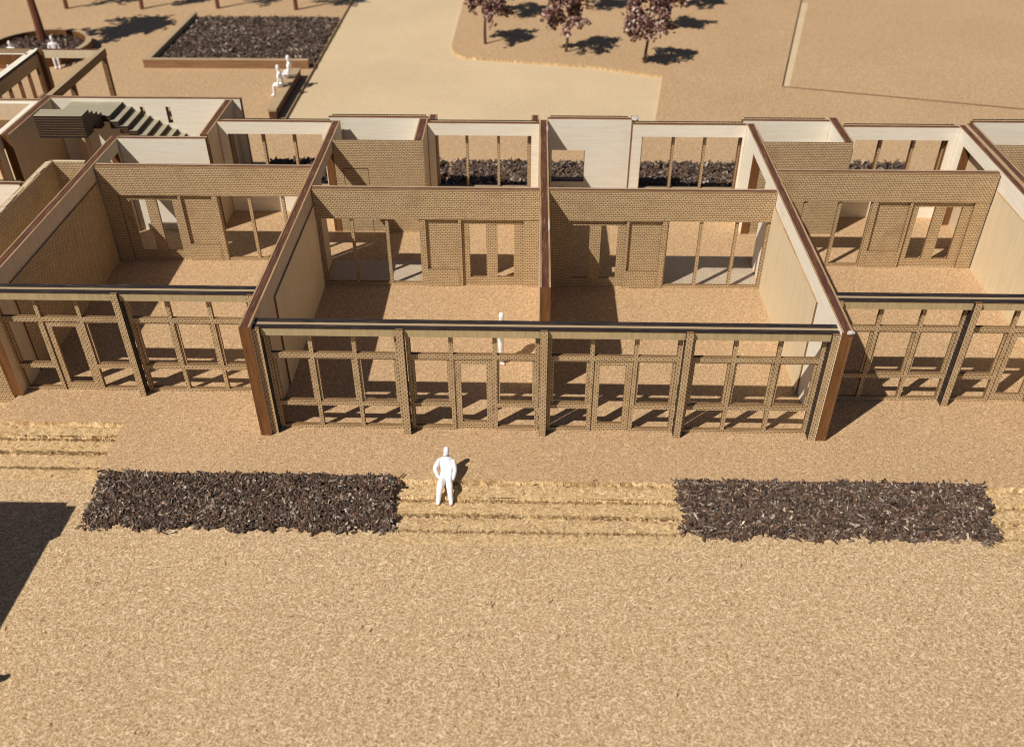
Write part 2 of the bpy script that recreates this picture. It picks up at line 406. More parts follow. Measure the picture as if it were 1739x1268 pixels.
# ------------------------------------------------------------------ inner brick walls
def inner_wall(label, xd, s, y0, length, y_extra=.22):
    xm = xd + s * length / 2
    t = thing('inner_wall', (xm, y0 + .1, 0), label, 'wall', 'brick-engraved inner walls')
    def X(a, b): p, q = xd + s * a, xd + s * b; return (min(p, q), max(p, q))
    ZT = 2.41
    x = X(0, length)
    sheet('header_face', t, 'xz', y0, y0 + .06, (*x, ZT, H - .035), (), BM)
    bx('header_core', t, *x, y0 + .061, y0 + .165, ZT + .01, H - .01, ['edge_dark', 'edge_light'], (0, 0, 1, 0, 1, 0))
    sheet('header_back', t, 'xz', y0 + .166, y0 + .22, (*x, ZT + .002, H), (), ('ply_white', 'edge_light', 'edge_light'))
    yr = y0 + .1
    # end pier, door leaf with two tall lights, panel, window strip
    p = X(.0, .475); sheet('pier', t, 'xz', y0 + .02, y0 + .21, (*p, 0, ZT), (), BM)
    d = X(.476, 2.42); g1, g2 = X(.78, 1.30), X(1.65, 2.18)
    sheet('door_leaf', t, 'xz', yr, yr + .1, (*d, 0, ZT), [(*g1, .30, 2.20), (*g2, .30, 2.20)], BM)
    q = X(2.421, 2.51); sheet('post', t, 'xz', y0 + .02, y0 + .2, (*q, 0, ZT), (), BM)
    q = X(2.511, 3.529); sheet('panel', t, 'xz', yr, yr + .09, (*q, .60, ZT), (), BM)
    q = X(2.511, 3.529); sheet('apron', t, 'xz', y0 + .012, y0 + .19, (*q, 0, .625), (), BM)
    q = X(2.56, 3.48); sheet('apron_panel', t, 'xz', y0 + .002, y0 + .0115, (*q, .02, .56), (), BM)
    q = X(3.53, 3.70); sheet('post', t, 'xz', y0 + .02, y0 + .2, (*q, 0, ZT), (), BM)
    wn = X(3.701, length)
    cells = [(3.74, 4.69), (4.79, 5.79), (5.885, length - .13)]
    sheet('window_frame', t, 'xz', y0 + .05, y0 + .15, (*wn, 0, ZT), [(*X(a, b), .10, ZT + .1) for a, b in cells], BM)
    return t
inner_wall('brick-engraved inner wall behind the standing figure, windows beside the shaded party wall', -.105, -1, 7.38, 6.93)
inner_wall('brick-engraved inner wall of the projecting block, door half in the dividing wall\'s shadow', .185, 1, 7.38, 6.87)
inner_wall('brick-engraved inner wall of the set-back room in front of the stair room', -14.26, 1, 8.86, 6.91)
inner_wall('brick-engraved inner wall ending at the doubled party wall', 14.29, -1, 8.84, 6.93)

# ------------------------------------------------------------------ back walls
def back_wall(label, x0, x1, yf, hole=None, mull=(), name='back_wall', depth=.40, group='white plywood back walls', win2=None):
    t = thing(name, ((x0 + x1) / 2, yf + depth / 2, 0), label, 'wall', group)
    holes = [hole] if hole else []
    sheet('inner_face', t, 'xz', yf, yf + .05, (x0, x1, 0, H), holes, ('ply_white', 'edge_light', 'edge_light'))
    sheet('core', t, 'xz', yf + .051, yf + .21, (x0, x1, 0, H - .01), holes, ('ply_face', 'edge_dark', 'edge_orange'))
    h2 = []
    if hole and mull:
        xs = [hole[0] + .05] + [m for m in mull] + [hole[1] - .05]
        for a, b in zip(xs[:-1], xs[1:]): h2.append((a + .045 if a in mull else a, b - .045 if b in mull else b, .95, 2.93))
    elif hole: h2 = [hole]
    sheet('outer_face', t, 'xz', yf + .215, yf + depth - .09, (x0, x1, 0, H - .04), h2, ('brick_engraved', 'bench_wood', 'edge_orange'))
    sheet('outer_trim', t, 'xz', yf + depth - .088, yf + depth, (x0 + .1, x1 - .1, 0, H - .02), h2, ('brick_engraved', 'burnt_and_shade_black', 'edge_dark'))
    return t
back_wall('white back wall behind the brick-fronted closet next to the standing figure\'s room', -7.55, -4.02, 12.98)
back_wall('white back wall with three lights between the brick closet and the dividing wall', -3.99, -.11, 12.53, (-3.75, -.38, .95, 2.99), (-2.66, -1.54, -.47))
back_wall('white back wall pierced by one square window', .19, 3.12, 12.98, (.36, 1.54, 1.06, 2.28))
back_wall('white back wall with three lights beside the square-window wall', 3.14, 7.06, 12.53, (3.48, 6.97, .95, 2.99), (4.62, 5.73))
back_wall('white back wall behind the brick closet of the set-back room by the doubled wall', 7.0, 10.02, 12.93)
back_wall('white back wall with three lights ending at the doubled party wall', 10.37, 14.34, 12.45, (10.85, 14.05, .95, 2.97), (11.83, 12.98))
back_wall('white back wall beyond the doubled party wall', 14.97, 24, 12.93)
back_wall('white back wall with three lights beside the stair room', -11.35, -7.36, 12.53, (-11.05, -7.72, .95, 2.99), (-9.9, -8.79))

def box_wall(name, label, x0, x1, y0, y1, z1=H, face='ply_face', group=None, holes=(), plane='yz', z0=0):
    t = thing(name, ((x0 + x1) / 2, (y0 + y1) / 2, 0), label, 'wall', group); e = .045
    if plane == 'yz':
        sheet('core', t, 'yz', x0 + e, x1 - e, (y0 + .004, y1 - .004, z0, z1 - .01), holes, (face, 'edge_dark', 'edge_orange'))
        for a in (x0, x1 - e): sheet('veneer', t, 'yz', a, a + e, (y0, y1, z0, z1), holes, (face, 'edge_light', 'edge_orange'))
    else:
        sheet('core', t, 'xz', y0 + e, y1 - e, (x0 + .004, x1 - .004, z0, z1 - .01), holes, (face, 'edge_dark', 'edge_orange'))
        for a in (y0, y1 - e): sheet('veneer', t, 'xz', a, a + e, (x0, x1, z0, z1), holes, (face, 'edge_light', 'edge_orange'))
    return t
# closets: brick front + side wall
def closet(label, x0, x1, yf, xs0, xs1, yb, door=True, mirror=False):
    t = thing('closet', ((x0 + x1) / 2, (yf + yb) / 2, 0), label, 'closet', 'brick-fronted closets')
    sheet('front_panel', t, 'xz', yf, yf + .07, (x0, x1, .0, H - .01), (), BM)
    if door:
        a = x0 + .27
        for nm, u0, u1, z0, z1 in (('door_outline', a, a + .86, 2.395, 2.415), ('door_outline', a, a + .022, .0, 2.394), ('door_outline', a + .838, a + .86, .0, 2.394)):
            bx(nm, t, u0, u1, yf - .004, yf - .0005, z0, z1, ['edge_dark'])
    e = .045
    sheet('side_core', t, 'yz', xs0 + e, xs1 - e, (yf + .075, yb, 0, H - .006), (), ('ply_face', 'edge_dark', 'edge_orange'))
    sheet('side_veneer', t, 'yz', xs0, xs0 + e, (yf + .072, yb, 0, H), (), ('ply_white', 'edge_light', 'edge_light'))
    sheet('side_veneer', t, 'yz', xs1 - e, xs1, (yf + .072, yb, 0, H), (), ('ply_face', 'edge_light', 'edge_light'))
    return t
closet('brick-fronted closet with an engraved door outline and a slanting shadow', -7.06, -4.0, 11.03, -4.32, -4.01, 12.975)
closet('brick-fronted closet behind the set-back room whose wall carries the doorway', 7.36, 10.34, 11.12, 10.03, 10.35, 13.32, False)
t = thing('closet', (16.9, 11.1, 0), 'brick-fronted closet behind the doubled party wall', 'closet', 'brick-fronted closets')
sheet('front_panel', t, 'xz', 11.0, 11.07, (14.96, 18.6, 0, H - .01), (), BM)
sheet('side_wall', t, 'yz', 18.3, 18.6, (11.075, 12.92, 0, H), (), ('ply_face', 'edge_dark', 'edge_orange'))
bx('door_handle', t, 15.62, 15.74, 10.9, 10.998, 1.95, 2.2, ['burnt_and_shade_black'])

box_wall('wall_return', 'short plywood return on the dividing wall behind the square-window room', -.38, -.12, 12.94, 13.38)
k = NT('dried_glue'); k.b.inputs['Transmission Weight'].default_value = .25; k.done((.72, .66, .58), .25)
def glue(parent, c, r, seed):
    bm = bmesh.new(); bmesh.ops.create_icosphere(bm, subdivisions=2, radius=1); rr = random.Random(seed); b = base_of(parent)
    for v in bm.verts:
        v.co = Vector((v.co.x * r[0], v.co.y * r[1], v.co.z * r[2])) * rr.uniform(.8, 1.15) + Vector(c) - b
    me = bpy.data.meshes.new('glue_blob'); bm.to_mesh(me); bm.free(); me.materials.append(M['dried_glue'])
    o = bpy.data.objects.new('glue_blob', me); col.objects.link(o); o.parent = parent
pw = [o for o in col.objects if o.name.startswith('party_wall')]
glue([o for o in pw if 'sunlit face' in o['label']][0], (7.27, -.03, 3.40), (.10, .05, .05), 1)
glue([o for o in pw if 'dividing' in o['label']][0], (.17, 12.2, 3.415), (.03, .3, .02), 2)
glue([o for o in pw if 'dividing' in o['label']][0], (.16, 5.2, 3.415), (.025, .5, .015), 3)
# short returns where the back wall steps
wr = box_wall('wall_return', 'short glue-smeared plywood return beside the square-window wall', 3.13, 3.36, 12.94, 13.38)
glue(wr, (3.25, 13.15, 3.42), (.13, .22, .03), 4)
box_wall('wall_return', 'short plywood return at the outer corner of the brick closet', -4.0, -3.72, 12.94, 13.38)

# ------------------------------------------------------------------ stair room
t = back_wall('white stair-room back wall with two narrow slots', -18.08, -11.36, 14.66, None, depth=.28)
for c in list(t.children): bpy.data.objects.remove(c)
sl = [(-14.88, -14.70, 2.5, 3.12), (-13.92, -13.74, 2.5, 3.12)]
sheet('inner_face', t, 'xz', 14.66, 14.71, (-18.08, -11.1, 0, H), sl, ('ply_white', 'edge_light', 'edge_light'))
sheet('core', t, 'xz', 14.711, 14.86, (-18.08, -11.1, 0, H - .01), sl, ('ply_face', 'edge_dark', 'edge_dark'))
sheet('outer_face', t, 'xz', 14.861, 14.92, (-18.08, -11.1, 0, H), sl, ('ply_face', 'edge_light', 'edge_light'))
box_wall('stair_wall', 'plywood stair-room side wall next to the three-light back wall', -11.64, -11.37, 11.45, 14.65)
box_wall('stair_wall', 'shaded plywood stair-room wall with a bare orange end', -18.40, -18.10, 11.28, 14.95)
box_wall('stair_wall', 'low white plywood stub wall with pencil-like scratches in front of the stair', -14.30, -11.33, 11.02, 11.26, face='ply_white', plane='xz')
t = thing('staircase', (-15.6, 13.2, 0), 'dark laser-cut stair of stacked layers with a landing', 'stairs')
def layer(parent, x0, x1, y0, y1, z0, z1, name='step'):
    """a stack of burnt-edged layers with a greyish top"""
    g = bx(name, parent, x0, x1, y0, y1, z0, z1, ['stair_edge', 'stair_top'], (0, 0, 0, 0, 0, 1))
    n = max(1, int((z1 - z0) / .085))
    for i in range(1, n):
        z = z0 + (z1 - z0) * i / n
        bx('layer_line', g, x0 - .006, x1 + .006, y0 - .006, y1 + .004, z - .007, z + .007, ['edge_tan'])
    return g
layer(t, -17.36, -15.46, 13.30, 14.655, 3.08, 3.30, 'landing')
x = -15.455
for i in range(8):
    z = 3.13 - .17 * i
    layer(t, x, x + .30, 13.20, 14.655, z - .26, z, 'step'); x += .302
bx('string_board', t, x - .32, x - .02, 13.2, 14.65, 0, z - .262, ['ply_face'])
y = 13.295
for i in range(3):
    z = 3.45 + .15 * i
    layer(t, -17.33, -15.70, y - .31, y, z - .5, z, 'step'); y -= .312
layer(t, -17.33, -15.68, 11.74, y, 3.12, 3.90, 'top_block')
sp = bx('support', t, -17.36, -17.1, 14.3, 14.65, 0, 3.075, ['ply_face'])

# ------------------------------------------------------------------ walls further along
t = thing('brick_partition', (-15.8, 6.8, 0), 'brick-engraved partition with a torn pale top edge beside the set-back room', 'wall')
sheet('panel', t, 'yz', -15.86, -15.72, (3.3, 9.28, 0, H), (), ('brick_engraved', 'edge_light', 'edge_tan'))
sheet('backing', t, 'yz', -16.02, -15.865, (3.3, 9.28, 0, H - .05), (), ('ply_face', 'bench_wood', 'edge_tan'))
sheet('return_panel', t, 'xz', 9.16, 9.28, (-15.715, -14.70, 0, H), (), ('brick_engraved', 'ply_lining', 'edge_tan'))
rr = random.Random(3)
mb = MB()
yy = 3.3
while yy < 9.2:
    l = rr.uniform(.15, .6); mb.box(-15.87 - rr.uniform(0, .03), -15.78 + rr.uniform(-.03, .05), yy, yy + l * .9, H - .02, H + rr.uniform(.005, .035)); yy += l
mb.build('torn_edge', 'ply_face', t)
back_wall('white plywood cross wall behind the brick partition', -23, -16.03, 7.45)
box_wall('thin_wall', 'thin dark plywood strip standing against the stair-room wall', -18.57, -18.43, 10.85, 11.25, 3.1, 'ply_lining')
t = thing('brick_wall', (-16.5, 1.55, GZ), 'brick-engraved front wall standing lower than the terrace, beside the steps', 'wall')
sheet('panel', t, 'xz', 1.50, 1.60, (-19.5, -14.62, GZ, H), (), BM)
sheet('backing', t, 'xz', 1.605, 1.8, (-19.5, -14.62, GZ, H - .02), (), ('ply_face', 'edge_dark', 'edge_orange'))
# white-topped sheets left of the stair
t = thing('roof_frame', (-20, 14, 0), 'bright bare plywood frame edge beside the stair-room wall', 'frame')
sheet('rail', t, 'xz', 14.10, 14.34, (-24, -18.42, 0, H), [(-23.5, -19.2, .2, 2.8)], ('ply_face', 'ply_white', 'edge_light'))
sheet('rail', t, 'yz', -18.62, -18.42, (9.8, 14.095, 0, H), [(10.2, 13.8, -.1, 2.9)], ('ply_face', 'ply_white', 'edge_light'))
box_wall('thin_wall', 'burnt-edged plywood wall behind the bright frame edge', -24, -18.42, 14.42, 14.62, H, 'ply_face', plane='xz')
# pergola and window screen at the court
t = thing('pergola', (-18.3, 17.6, 0), 'open plywood pergola frame standing on posts by the court', 'pergola')
bx('beam', t, -18.42, -18.20, 14.96, 20.35, 3.1, H, ['edge_tan', 'bench_wood'], (0, 0, 0, 0, 0, 1))
bx('beam', t, -20.9, -18.43, 20.1, 20.3, 3.08, H - .01, ['ply_lining', 'edge_dark'], (0, 0, 0, 0, 0, 1))
for (px, py) in ((-18.31, 20.22), (-18.31, 16.95)):
    bx('post', t, px - .09, px + .09, py - .1, py + .1, 0, 3.095, ['edge_tan', 'edge_orange'], (0, 1, 0, 0, 0, 0))
t = thing('window_screen', (-21.0, 17.4, 0), 'plywood window screen with slim mullions beside the pergola', 'window screen', 'court window screens')
sheet('frame', t, 'yz', -21.1, -20.98, (14.9, 20.1, 0, 3.3), [(15.1, 16.2, .1, 2.9)] + [(16.5 + i * .85, 17.25 + i * .85, a, b) for i in range(4) for a, b in ((.2, 1.5), (1.7, 2.8))], ('bench_wood', 'edge_tan', 'edge_orange'))
bx('cap_rail', t, -21.25, -20.95, 14.9, 20.3, 3.3, H, ['burnt_and_shade_black', 'ply_white'], (0, 0, 0, 0, 0, 1))
sheet('post', t, 'yz', -21.0, -20.78, (20.05, 20.3, 0, H), (), ('edge_tan', 'edge_dark', 'edge_orange'))
sheet('end_rail', t, 'xz', 19.5, 19.62, (-26, -21.12, 3.0, H), (), ('edge_orange', 'ply_white', 'edge_light'))
sheet('end_rail', t, 'xz', 20.1, 20.28, (-26, -21.12, 3.0, H), (), ('bench_wood', 'edge_tan', 'edge_light'))
# neighbouring wing outside the frame whose shadow falls on the ground
t = thing('model_wing', (-16, -10, GZ), 'plywood wing of the model whose shadow falls across the milled ground', 'wall')
sheet('side_wall', t, 'yz', -14.2, -13.92, (-30, -5.5, GZ, H), (), ('ply_face', 'edge_dark', 'edge_orange'))
sheet('end_wall', t, 'xz', -4.7, -4.42, (-30, -14.0, GZ, H), (), ('ply_face', 'edge_dark', 'edge_orange'))
bx('corner_block', t, -14.19, -13.70, -5.49, -4.50, GZ, H - .06, ['ply_face'])
bx('roof', t, -30, -14.05, -30, -4.8, H - .12, H - .02, ['ply_white'])

# ------------------------------------------------------------------ engraved paving
for (x0, x1, y0, y1) in ((-7.0, -3.78, 7.62, 8.98), (3.85, 7.0, 7.62, 9.5)):
    mb = MB(); mb.face([(x0, y0, .004), (x1, y0, .004), (x1, y1, .004), (x0, y1, .004)])
    mb.build('paving', 'brick_paving')['kind'] = 'structure'

# ------------------------------------------------------------------ bark beds
def chip_mesh(mb, c, l, wd, th, yaw, pitch, roll, taper):
    m = Matrix.Rotation(yaw, 3, 'Z') @ Matrix.Rotation(pitch, 3, 'Y') @ Matrix.Rotation(roll, 3, 'X')
    p = []
    for sx in (-1, 1):
        ww = wd * (1 if sx < 0 else taper)
        for sy, sz in ((-1, -1), (1, -1), (1, 1), (-1, 1)):
            v = m @ Vector((sx * l / 2, sy * ww / 2, sz * th / 2)); p.append((c[0] + v.x, c[1] + v.y, c[2] + v.z))
    i = len(mb.v); mb.v += p
    for q in ((3, 2, 1, 0), (4, 5, 6, 7), (0, 1, 5, 4), (1, 2, 6, 5), (2, 3, 7, 6), (3, 0, 4, 7)):
        mb.f.append(tuple(i + a for a in q)); mb.m.append(0); mb.uv.append([(0, 0)] * 4)
def bark_bed(label, inside, bbox, n, z0, hgt, seed, lmin=.08, lmax=.21, mound=True, soil=None):
    rr = random.Random(seed); mb = MB()
    x0, x1, y0, y1 = bbox; k_ = 0
    while k_ < n:
        x, y = rr.uniform(x0, x1), rr.uniform(y0, y1)
        e = inside(x, y)
        if e <= (-.10 if rr.random() < .05 else 0) or (e > 0 and e < .12 and rr.random() > e / .12 + .12): continue
        z = z0(x, y) if callable(z0) else z0
        z += min(1, max(0, e) / .22) * hgt * rr.uniform(.55, 1.05) + .012
        l = rr.uniform(lmin, lmax)
        chip_mesh(mb, (x, y, z), l, rr.uniform(.022, .052) * l / .14, rr.uniform(.015, .035), rr.uniform(0, 6.3), rr.gauss(0, .45), rr.gauss(0, .6), rr.uniform(.35, 1)); k_ += 1
    o = mb.build('bark_mulch', 'bark_chip', None); fix = o
    props(o, label, 'bark bed', None, 'stuff')
    return o
def rect_in(x0, x1, y0, y1, amp=.10, seed=1):
    ph = seed * 1.7
    def f(x, y):
        a = amp * (math.sin(x * 3.1 + ph) * .5 + math.sin(x * 7.7 + ph * 2) * .5)
        b = amp * (math.sin(y * 4.3 + ph) * .5 + math.sin(y * 9.1 + ph) * .5)
        return min(x - x0 + b, x1 + b - x, y - (y0 + a), (y1 + a * .35) - y)
    return f
def bed_floor(x, y):           # the beds fill the milled strip, level with the terrace at the back
    return GZ + .03 + (0.33) * min(1, max(0, (y + 3.05) / 1.1))
b1 = bark_bed('dark bark mulch bed below the projecting block, next to the terrace corner', rect_in(-10.95, -3.55, -3.2, EDGE + .02, .10, 1), (-11.2, -3.3, -3.4, -1.5), 8000, bed_floor, .10, 1)
b2 = bark_bed('dark bark mulch bed across the steps from the seated figure', rect_in(3.3, 10.7, -3.2, EDGE + .02, .10, 2), (3.0, 11, -3.4, -1.5), 8000, bed_floor, .10, 2)
def soil_mound(x0, x1, y0, y1, zf):
    mb = MB(); nx, ny = 60, 12
    P = [[(x0 + (x1 - x0) * i / nx, y0 + (y1 - y0) * j / ny, 0) for j in range(ny + 1)] for i in range(nx + 1)]
    rr = random.Random(4)
    for i in range(nx + 1):
        for j in range(ny + 1):
            x, y, _ = P[i][j]; e = 0 if (i in (0, nx) or j == 0) else 1
            P[i][j] = (x, y, (zf(x, y) + rr.uniform(.0, .05)) if e else GZ - .02)
    for i in range(nx):
        for j in range(ny): mb.face([P[i][j], P[i + 1][j], P[i + 1][j + 1], P[i][j + 1]])
    o = mb.build('soil', 'bark_soil'); o['kind'] = 'structure'; return o
soil_mound(-10.8, -3.7, -3.02, EDGE + .03, bed_floor)
soil_mound(3.45, 10.55, -3.02, EDGE + .03, bed_floor)
# beds behind the building
def back_bed(label, x0, x1, y0, y1, n, seed, zt=.12, lm=(.14, .34)):
    o = bark_bed(label, rect_in(x0, x1, y0, y1, .06, seed), (x0, x1, y0, y1), n, .02, zt, seed, *lm)
    mb = MB(); mb.box(x0 + .05, x1 - .05, y0 + .05, y1 - .05, .001, .06); s = mb.build('soil', 'bark_soil'); s['kind'] = 'structure'
    return o
back_bed('bark mulch strip outside the three-light wall next to the brick closet', -3.6, 0, 13.5, 16.8, 1700, 3, .22)
back_bed('bark mulch strip outside the wall with the square window', 0.05, 8.45, 13.5, 16.8, 3200, 4, .22)
back_bed('bark mulch strip outside the wall ending at the doubled party wall', 8.5, 14.6, 13.5, 16.9, 2200, 5, .25)
back_bed('bark mulch strip outside the wall beside the stair room', -11.0, -3.7, 13.6, 16.9, 2200, 6, .2)

# ------------------------------------------------------------------ planter and bench in the court
t = thing('planter_frame', (-15.8, 32, 0), 'low wooden planter frame around the large bark bed', 'planter')
bx('front_rail', t, -19.95, -11.62, 27.9, 28.2, 0, .42, ['frame_orange', 'bench_wood'], (0, 0, 0, 0, 0, 1))
bx('side_rail', t, -19.95, -19.62, 28.21, 36.1, 0, .42, ['bench_wood', 'bench_wood'], (0, 0, 0, 0, 0, 1))
bark_bed('large bark mulch bed inside the low planter frame', lambda x, y: min(x + 19.6, -11.45 - x, y - 28.22, 36.25 - y), (-19.6, -11.4, 28.2, 36.3), 7000, .04, .14, 8, .12, .30)
mb = MB(); mb.box(-19.6, -11.55, 28.22, 36.1, .001, .10); mb.build('soil', 'bark_soil')['kind'] = 'structure'
bx_t = thing('bench', (-11.93, 24.6, 0), 'low wooden bench along the pale path with two seated figures', 'bench')
bx('seat', bx_t, -12.12, -11.72, 21.3, 26.7, .36, .45, ['bench_wood', 'edge_dark'], (0, 1, 0, 0, 1, 0))
bx('plinth', bx_t, -12.08, -11.74, 21.33, 26.65, -.02, .359, ['edge_dark', 'bench_wood'], (1, 0, 0, 0, 0, 0))
# round planter
PCX, PCY, PR = -26.2, 30.15, 2.65
def ring(parent, cx, cy, r0, r1, z0, z1, name, mats):
    mb = MB(); n = 64
    for i in range(n):
        a, b = 2 * math.pi * i / n, 2 * math.pi * (i + 1) / n
        p = lambda r, g, z: (cx + r * math.cos(g), cy + r * math.sin(g), z)
        u0, u1 = a * r1, b * r1
        mb.face([p(r1, a, z0), p(r1, b, z0), p(r1, b, z1), p(r1, a, z1)], 0, [(u0, z0), (u1, z0), (u1, z1), (u0, z1)])
        mb.face([p(r0, b, z0), p(r0, a, z0), p(r0, a, z1), p(r0, b, z1)], 0, [(u1, z0), (u0, z0), (u0, z1), (u1, z1)])
        mb.face([p(r0, a, z1), p(r1, a, z1), p(r1, b, z1), p(r0, b, z1)], 1, [(u0, 0), (u0, .3), (u1, .3), (u1, 0)])
    return mb.build(name, mats, parent)
t = thing('round_planter', (PCX, PCY, 0), 'round wooden planter ring around the large tree', 'planter')
ring(t, PCX, PCY, PR - .3, PR, 0, .48, 'rim', ['edge_orange', 'bench_wood'])
bark_bed('ring of bark mulch inside the round planter', lambda x, y: PR - .32 - math.hypot(x - PCX, y - PCY), (PCX - PR, PCX + PR, PCY - PR, PCY + PR), 1500, .04, .2, 9, .2, .45)

# ------------------------------------------------------------------ trees
def tube(mb, pts, r0, r1, n=6):
    rings = []
    for i, p in enumerate(pts):
        d = (pts[min(i + 1, len(pts) - 1)] - pts[max(i - 1, 0)]).normalized()
        a = d.orthogonal().normalized(); b = d.cross(a); r = r0 + (r1 - r0) * i / (len(pts) - 1)
        rings.append([p + (a * math.cos(2 * math.pi * q / n) + b * math.sin(2 * math.pi * q / n)) * r for q in range(n)])
    for i in range(len(pts) - 1):
        for q in range(n):
            mb.face([rings[i][q], rings[i][(q + 1) % n], rings[i + 1][(q + 1) % n], rings[i + 1][q]], 0, [(0, 0)] * 4)
def bead(mb, c, r, rr):
    m = Matrix.Rotation(rr.uniform(0, 3), 3, 'X') @ Matrix.Rotation(rr.uniform(0, 3), 3, 'Y')
    v = [Vector((1, 0, 0)), Vector((-1, 0, 0)), Vector((0, .8, 0)), Vector((0, -.8, 0)), Vector((0, 0, .5)), Vector((0, 0, -.5))]
    i = len(mb.v); mb.v += [tuple(c + m @ (x * r)) for x in v]
    for q in ((0, 2, 4), (2, 1, 4), (1, 3, 4), (3, 0, 4), (2, 0, 5), (1, 2, 5), (3, 1, 5), (0, 3, 5)):
        mb.f.append(tuple(i + a for a in q)); mb.m.append(0); mb.uv.append([(0, 0)] * 3)
def tree(x, y, h, zc, rad, seed, label, z0=0, tr=.085, beads=1350, mat='trunk_wire', br=.13):
    rr = random.Random(seed)
    t = thing('model_tree', (x, y, z0), label, 'tree', 'bare-stemmed model trees')
    mb = MB(); base = Vector((x, y, z0 - .02)); top = Vector((x + rr.gauss(0, .08), y + rr.gauss(0, .08), z0 + h * .93))
    tr_pts = [base.lerp(top, i / 6) + Vector((rr.gauss(0, .03), rr.gauss(0, .03), 0)) * (i > 0) for i in range(7)]
    tube(mb, tr_pts, tr, tr * .35, 8)
    twigs = []
    for i in range(26):
        f = rr.uniform(zc / h - .16, .95); p0 = base.lerp(top, f)
        a = rr.uniform(0, 6.283); up = rr.uniform(-.15, .55); L = rad * rr.uniform(.55, 1.08) * (1 - .45 * max(0, (f - .6) / .4))
        d = Vector((math.cos(a), math.sin(a), up)).normalized()
        p1 = p0 + d * L * .5; p2 = p0 + d * L + Vector((0, 0, -.12 * L)); p3 = p2 + Vector((d.x, d.y, 0)) * .1 - Vector((0, 0, rr.uniform(.05, .45) * rad))
        pts = [p0, p1, p2, p3]; tube(mb, pts, tr * .3, tr * .1, 4); twigs.append(pts)
    mb.build('trunk', mat, t, smooth=True)
    mb = MB()
    for i in range(beads):
        pts = rr.choice(twigs); s_ = rr.uniform(.6, 2.999); j = int(s_); p = pts[j].lerp(pts[j + 1], s_ - j)
        g = .10 * rad
        p = p + Vector((rr.gauss(0, g), rr.gauss(0, g), rr.gauss(0, g)))
        if p.z < z0 + zc - rad * .85: continue
        bead(mb, p, br * rr.uniform(.55, 1.25), rr)
    mb.build('crown', 'crown_bead', t)
    return t
tree(-2.93, 32.0, 3.7, 2.15, 1.25, 1, 'bead-leaved model tree at the rounded corner of the pale path')
tree(1.36, 30.8, 3.7, 2.15, 1.25, 2, 'bead-leaved model tree with one bare side twig, second along the path edge')
tree(5.34, 29.1, 3.7, 2.15, 1.25, 3, 'bead-leaved model tree where the path edge turns back')
tree(6.9, 34.5, 3.7, 2.15, 1.25, 4, 'bead-leaved model tree right behind the one at the turning of the path edge')
tree(-2.2, 37.2, 3.7, 2.15, 1.25, 5, 'bead-leaved model tree behind the one at the rounded path corner')
tree(8.6, 39.2, 3.7, 2.15, 1.25, 6, 'bead-leaved model tree farthest back beside the recessed plot')
tree(2.8, 38.5, 3.7, 2.15, 1.25, 16, 'bead-leaved model tree in the middle of the second row')
mb = MB(); tt = [o for o in col.objects if o.name.startswith('model_tree') and 'bare side twig' in o.get('label', '')][0]
tube(mb, [Vector((1.40, 30.78, 1.9)), Vector((1.75, 30.75, 2.35)), Vector((2.3, 30.72, 2.42)), Vector((2.72, 30.7, 2.28))], .05, .03, 6)
mb.build('bare_twig', 'trunk_wire', tt)
for i, (x, y, lb) in enumerate([(-28.06, 38.1, 'slim red-stemmed tree behind the round planter'), (-23.55, 38.1, 'slim red-stemmed tree between the round planter and the bark bed'), (-19.08, 38.3, 'slim red-stemmed tree at the far corner of the planter frame'), (-14.38, 38.1, 'slim red-stemmed tree behind the bark bed near the path')]):
    tree(x, y, 5.2, 3.8, 1.25, 20 + i, lb, 0, .13, 520, 'trunk_red')
tree(-26.55, 31.4, 8.0, 5.4, 2.2, 40, 'large red-stemmed tree growing in the round planter', .0, .24, 1500, 'trunk_red', .19)

# ------------------------------------------------------------------ figures
def person(label, joints, edges, radii, group, base, rot=0, scale=1.0):
    """one continuous skinned body; joints in cm relative to base"""
    names = list(joints); me = bpy.data.meshes.new('person')
    me.from_pydata([joints[n] for n in names], [(names.index(a), names.index(b)) for a, b in edges], [])
    o = bpy.data.objects.new('person', me); col.objects.link(o)
    md = o.modifiers.new('skin', 'SKIN'); md.use_smooth_shade = True; md.branch_smoothing = .4
    sv = me.skin_vertices[0].data
    for i, n in enumerate(names):
        r = radii[n]; sv[i].radius = (r, r) if not isinstance(r, tuple) else r
        sv[i].use_root = (n == 'pelvis')
    ss = o.modifiers.new('sub', 'SUBSURF'); ss.levels = ss.render_levels = 2
    dg = bpy.context.evaluated_depsgraph_get(); new = bpy.data.meshes.new_from_object(o.evaluated_get(dg))
    o.modifiers.clear(); o.data = new; bpy.data.meshes.remove(me)
    new.materials.clear(); new.materials.append(M['white_plastic'])
    new.polygons.foreach_set('material_index', [0] * len(new.polygons))
    new.polygons.foreach_set('use_smooth', [True] * len(new.polygons))
    o.location = Vector(base) * S; o.scale = (S * scale,) * 3; o.rotation_euler.z = rot
    return props(o, label, 'figure', group)
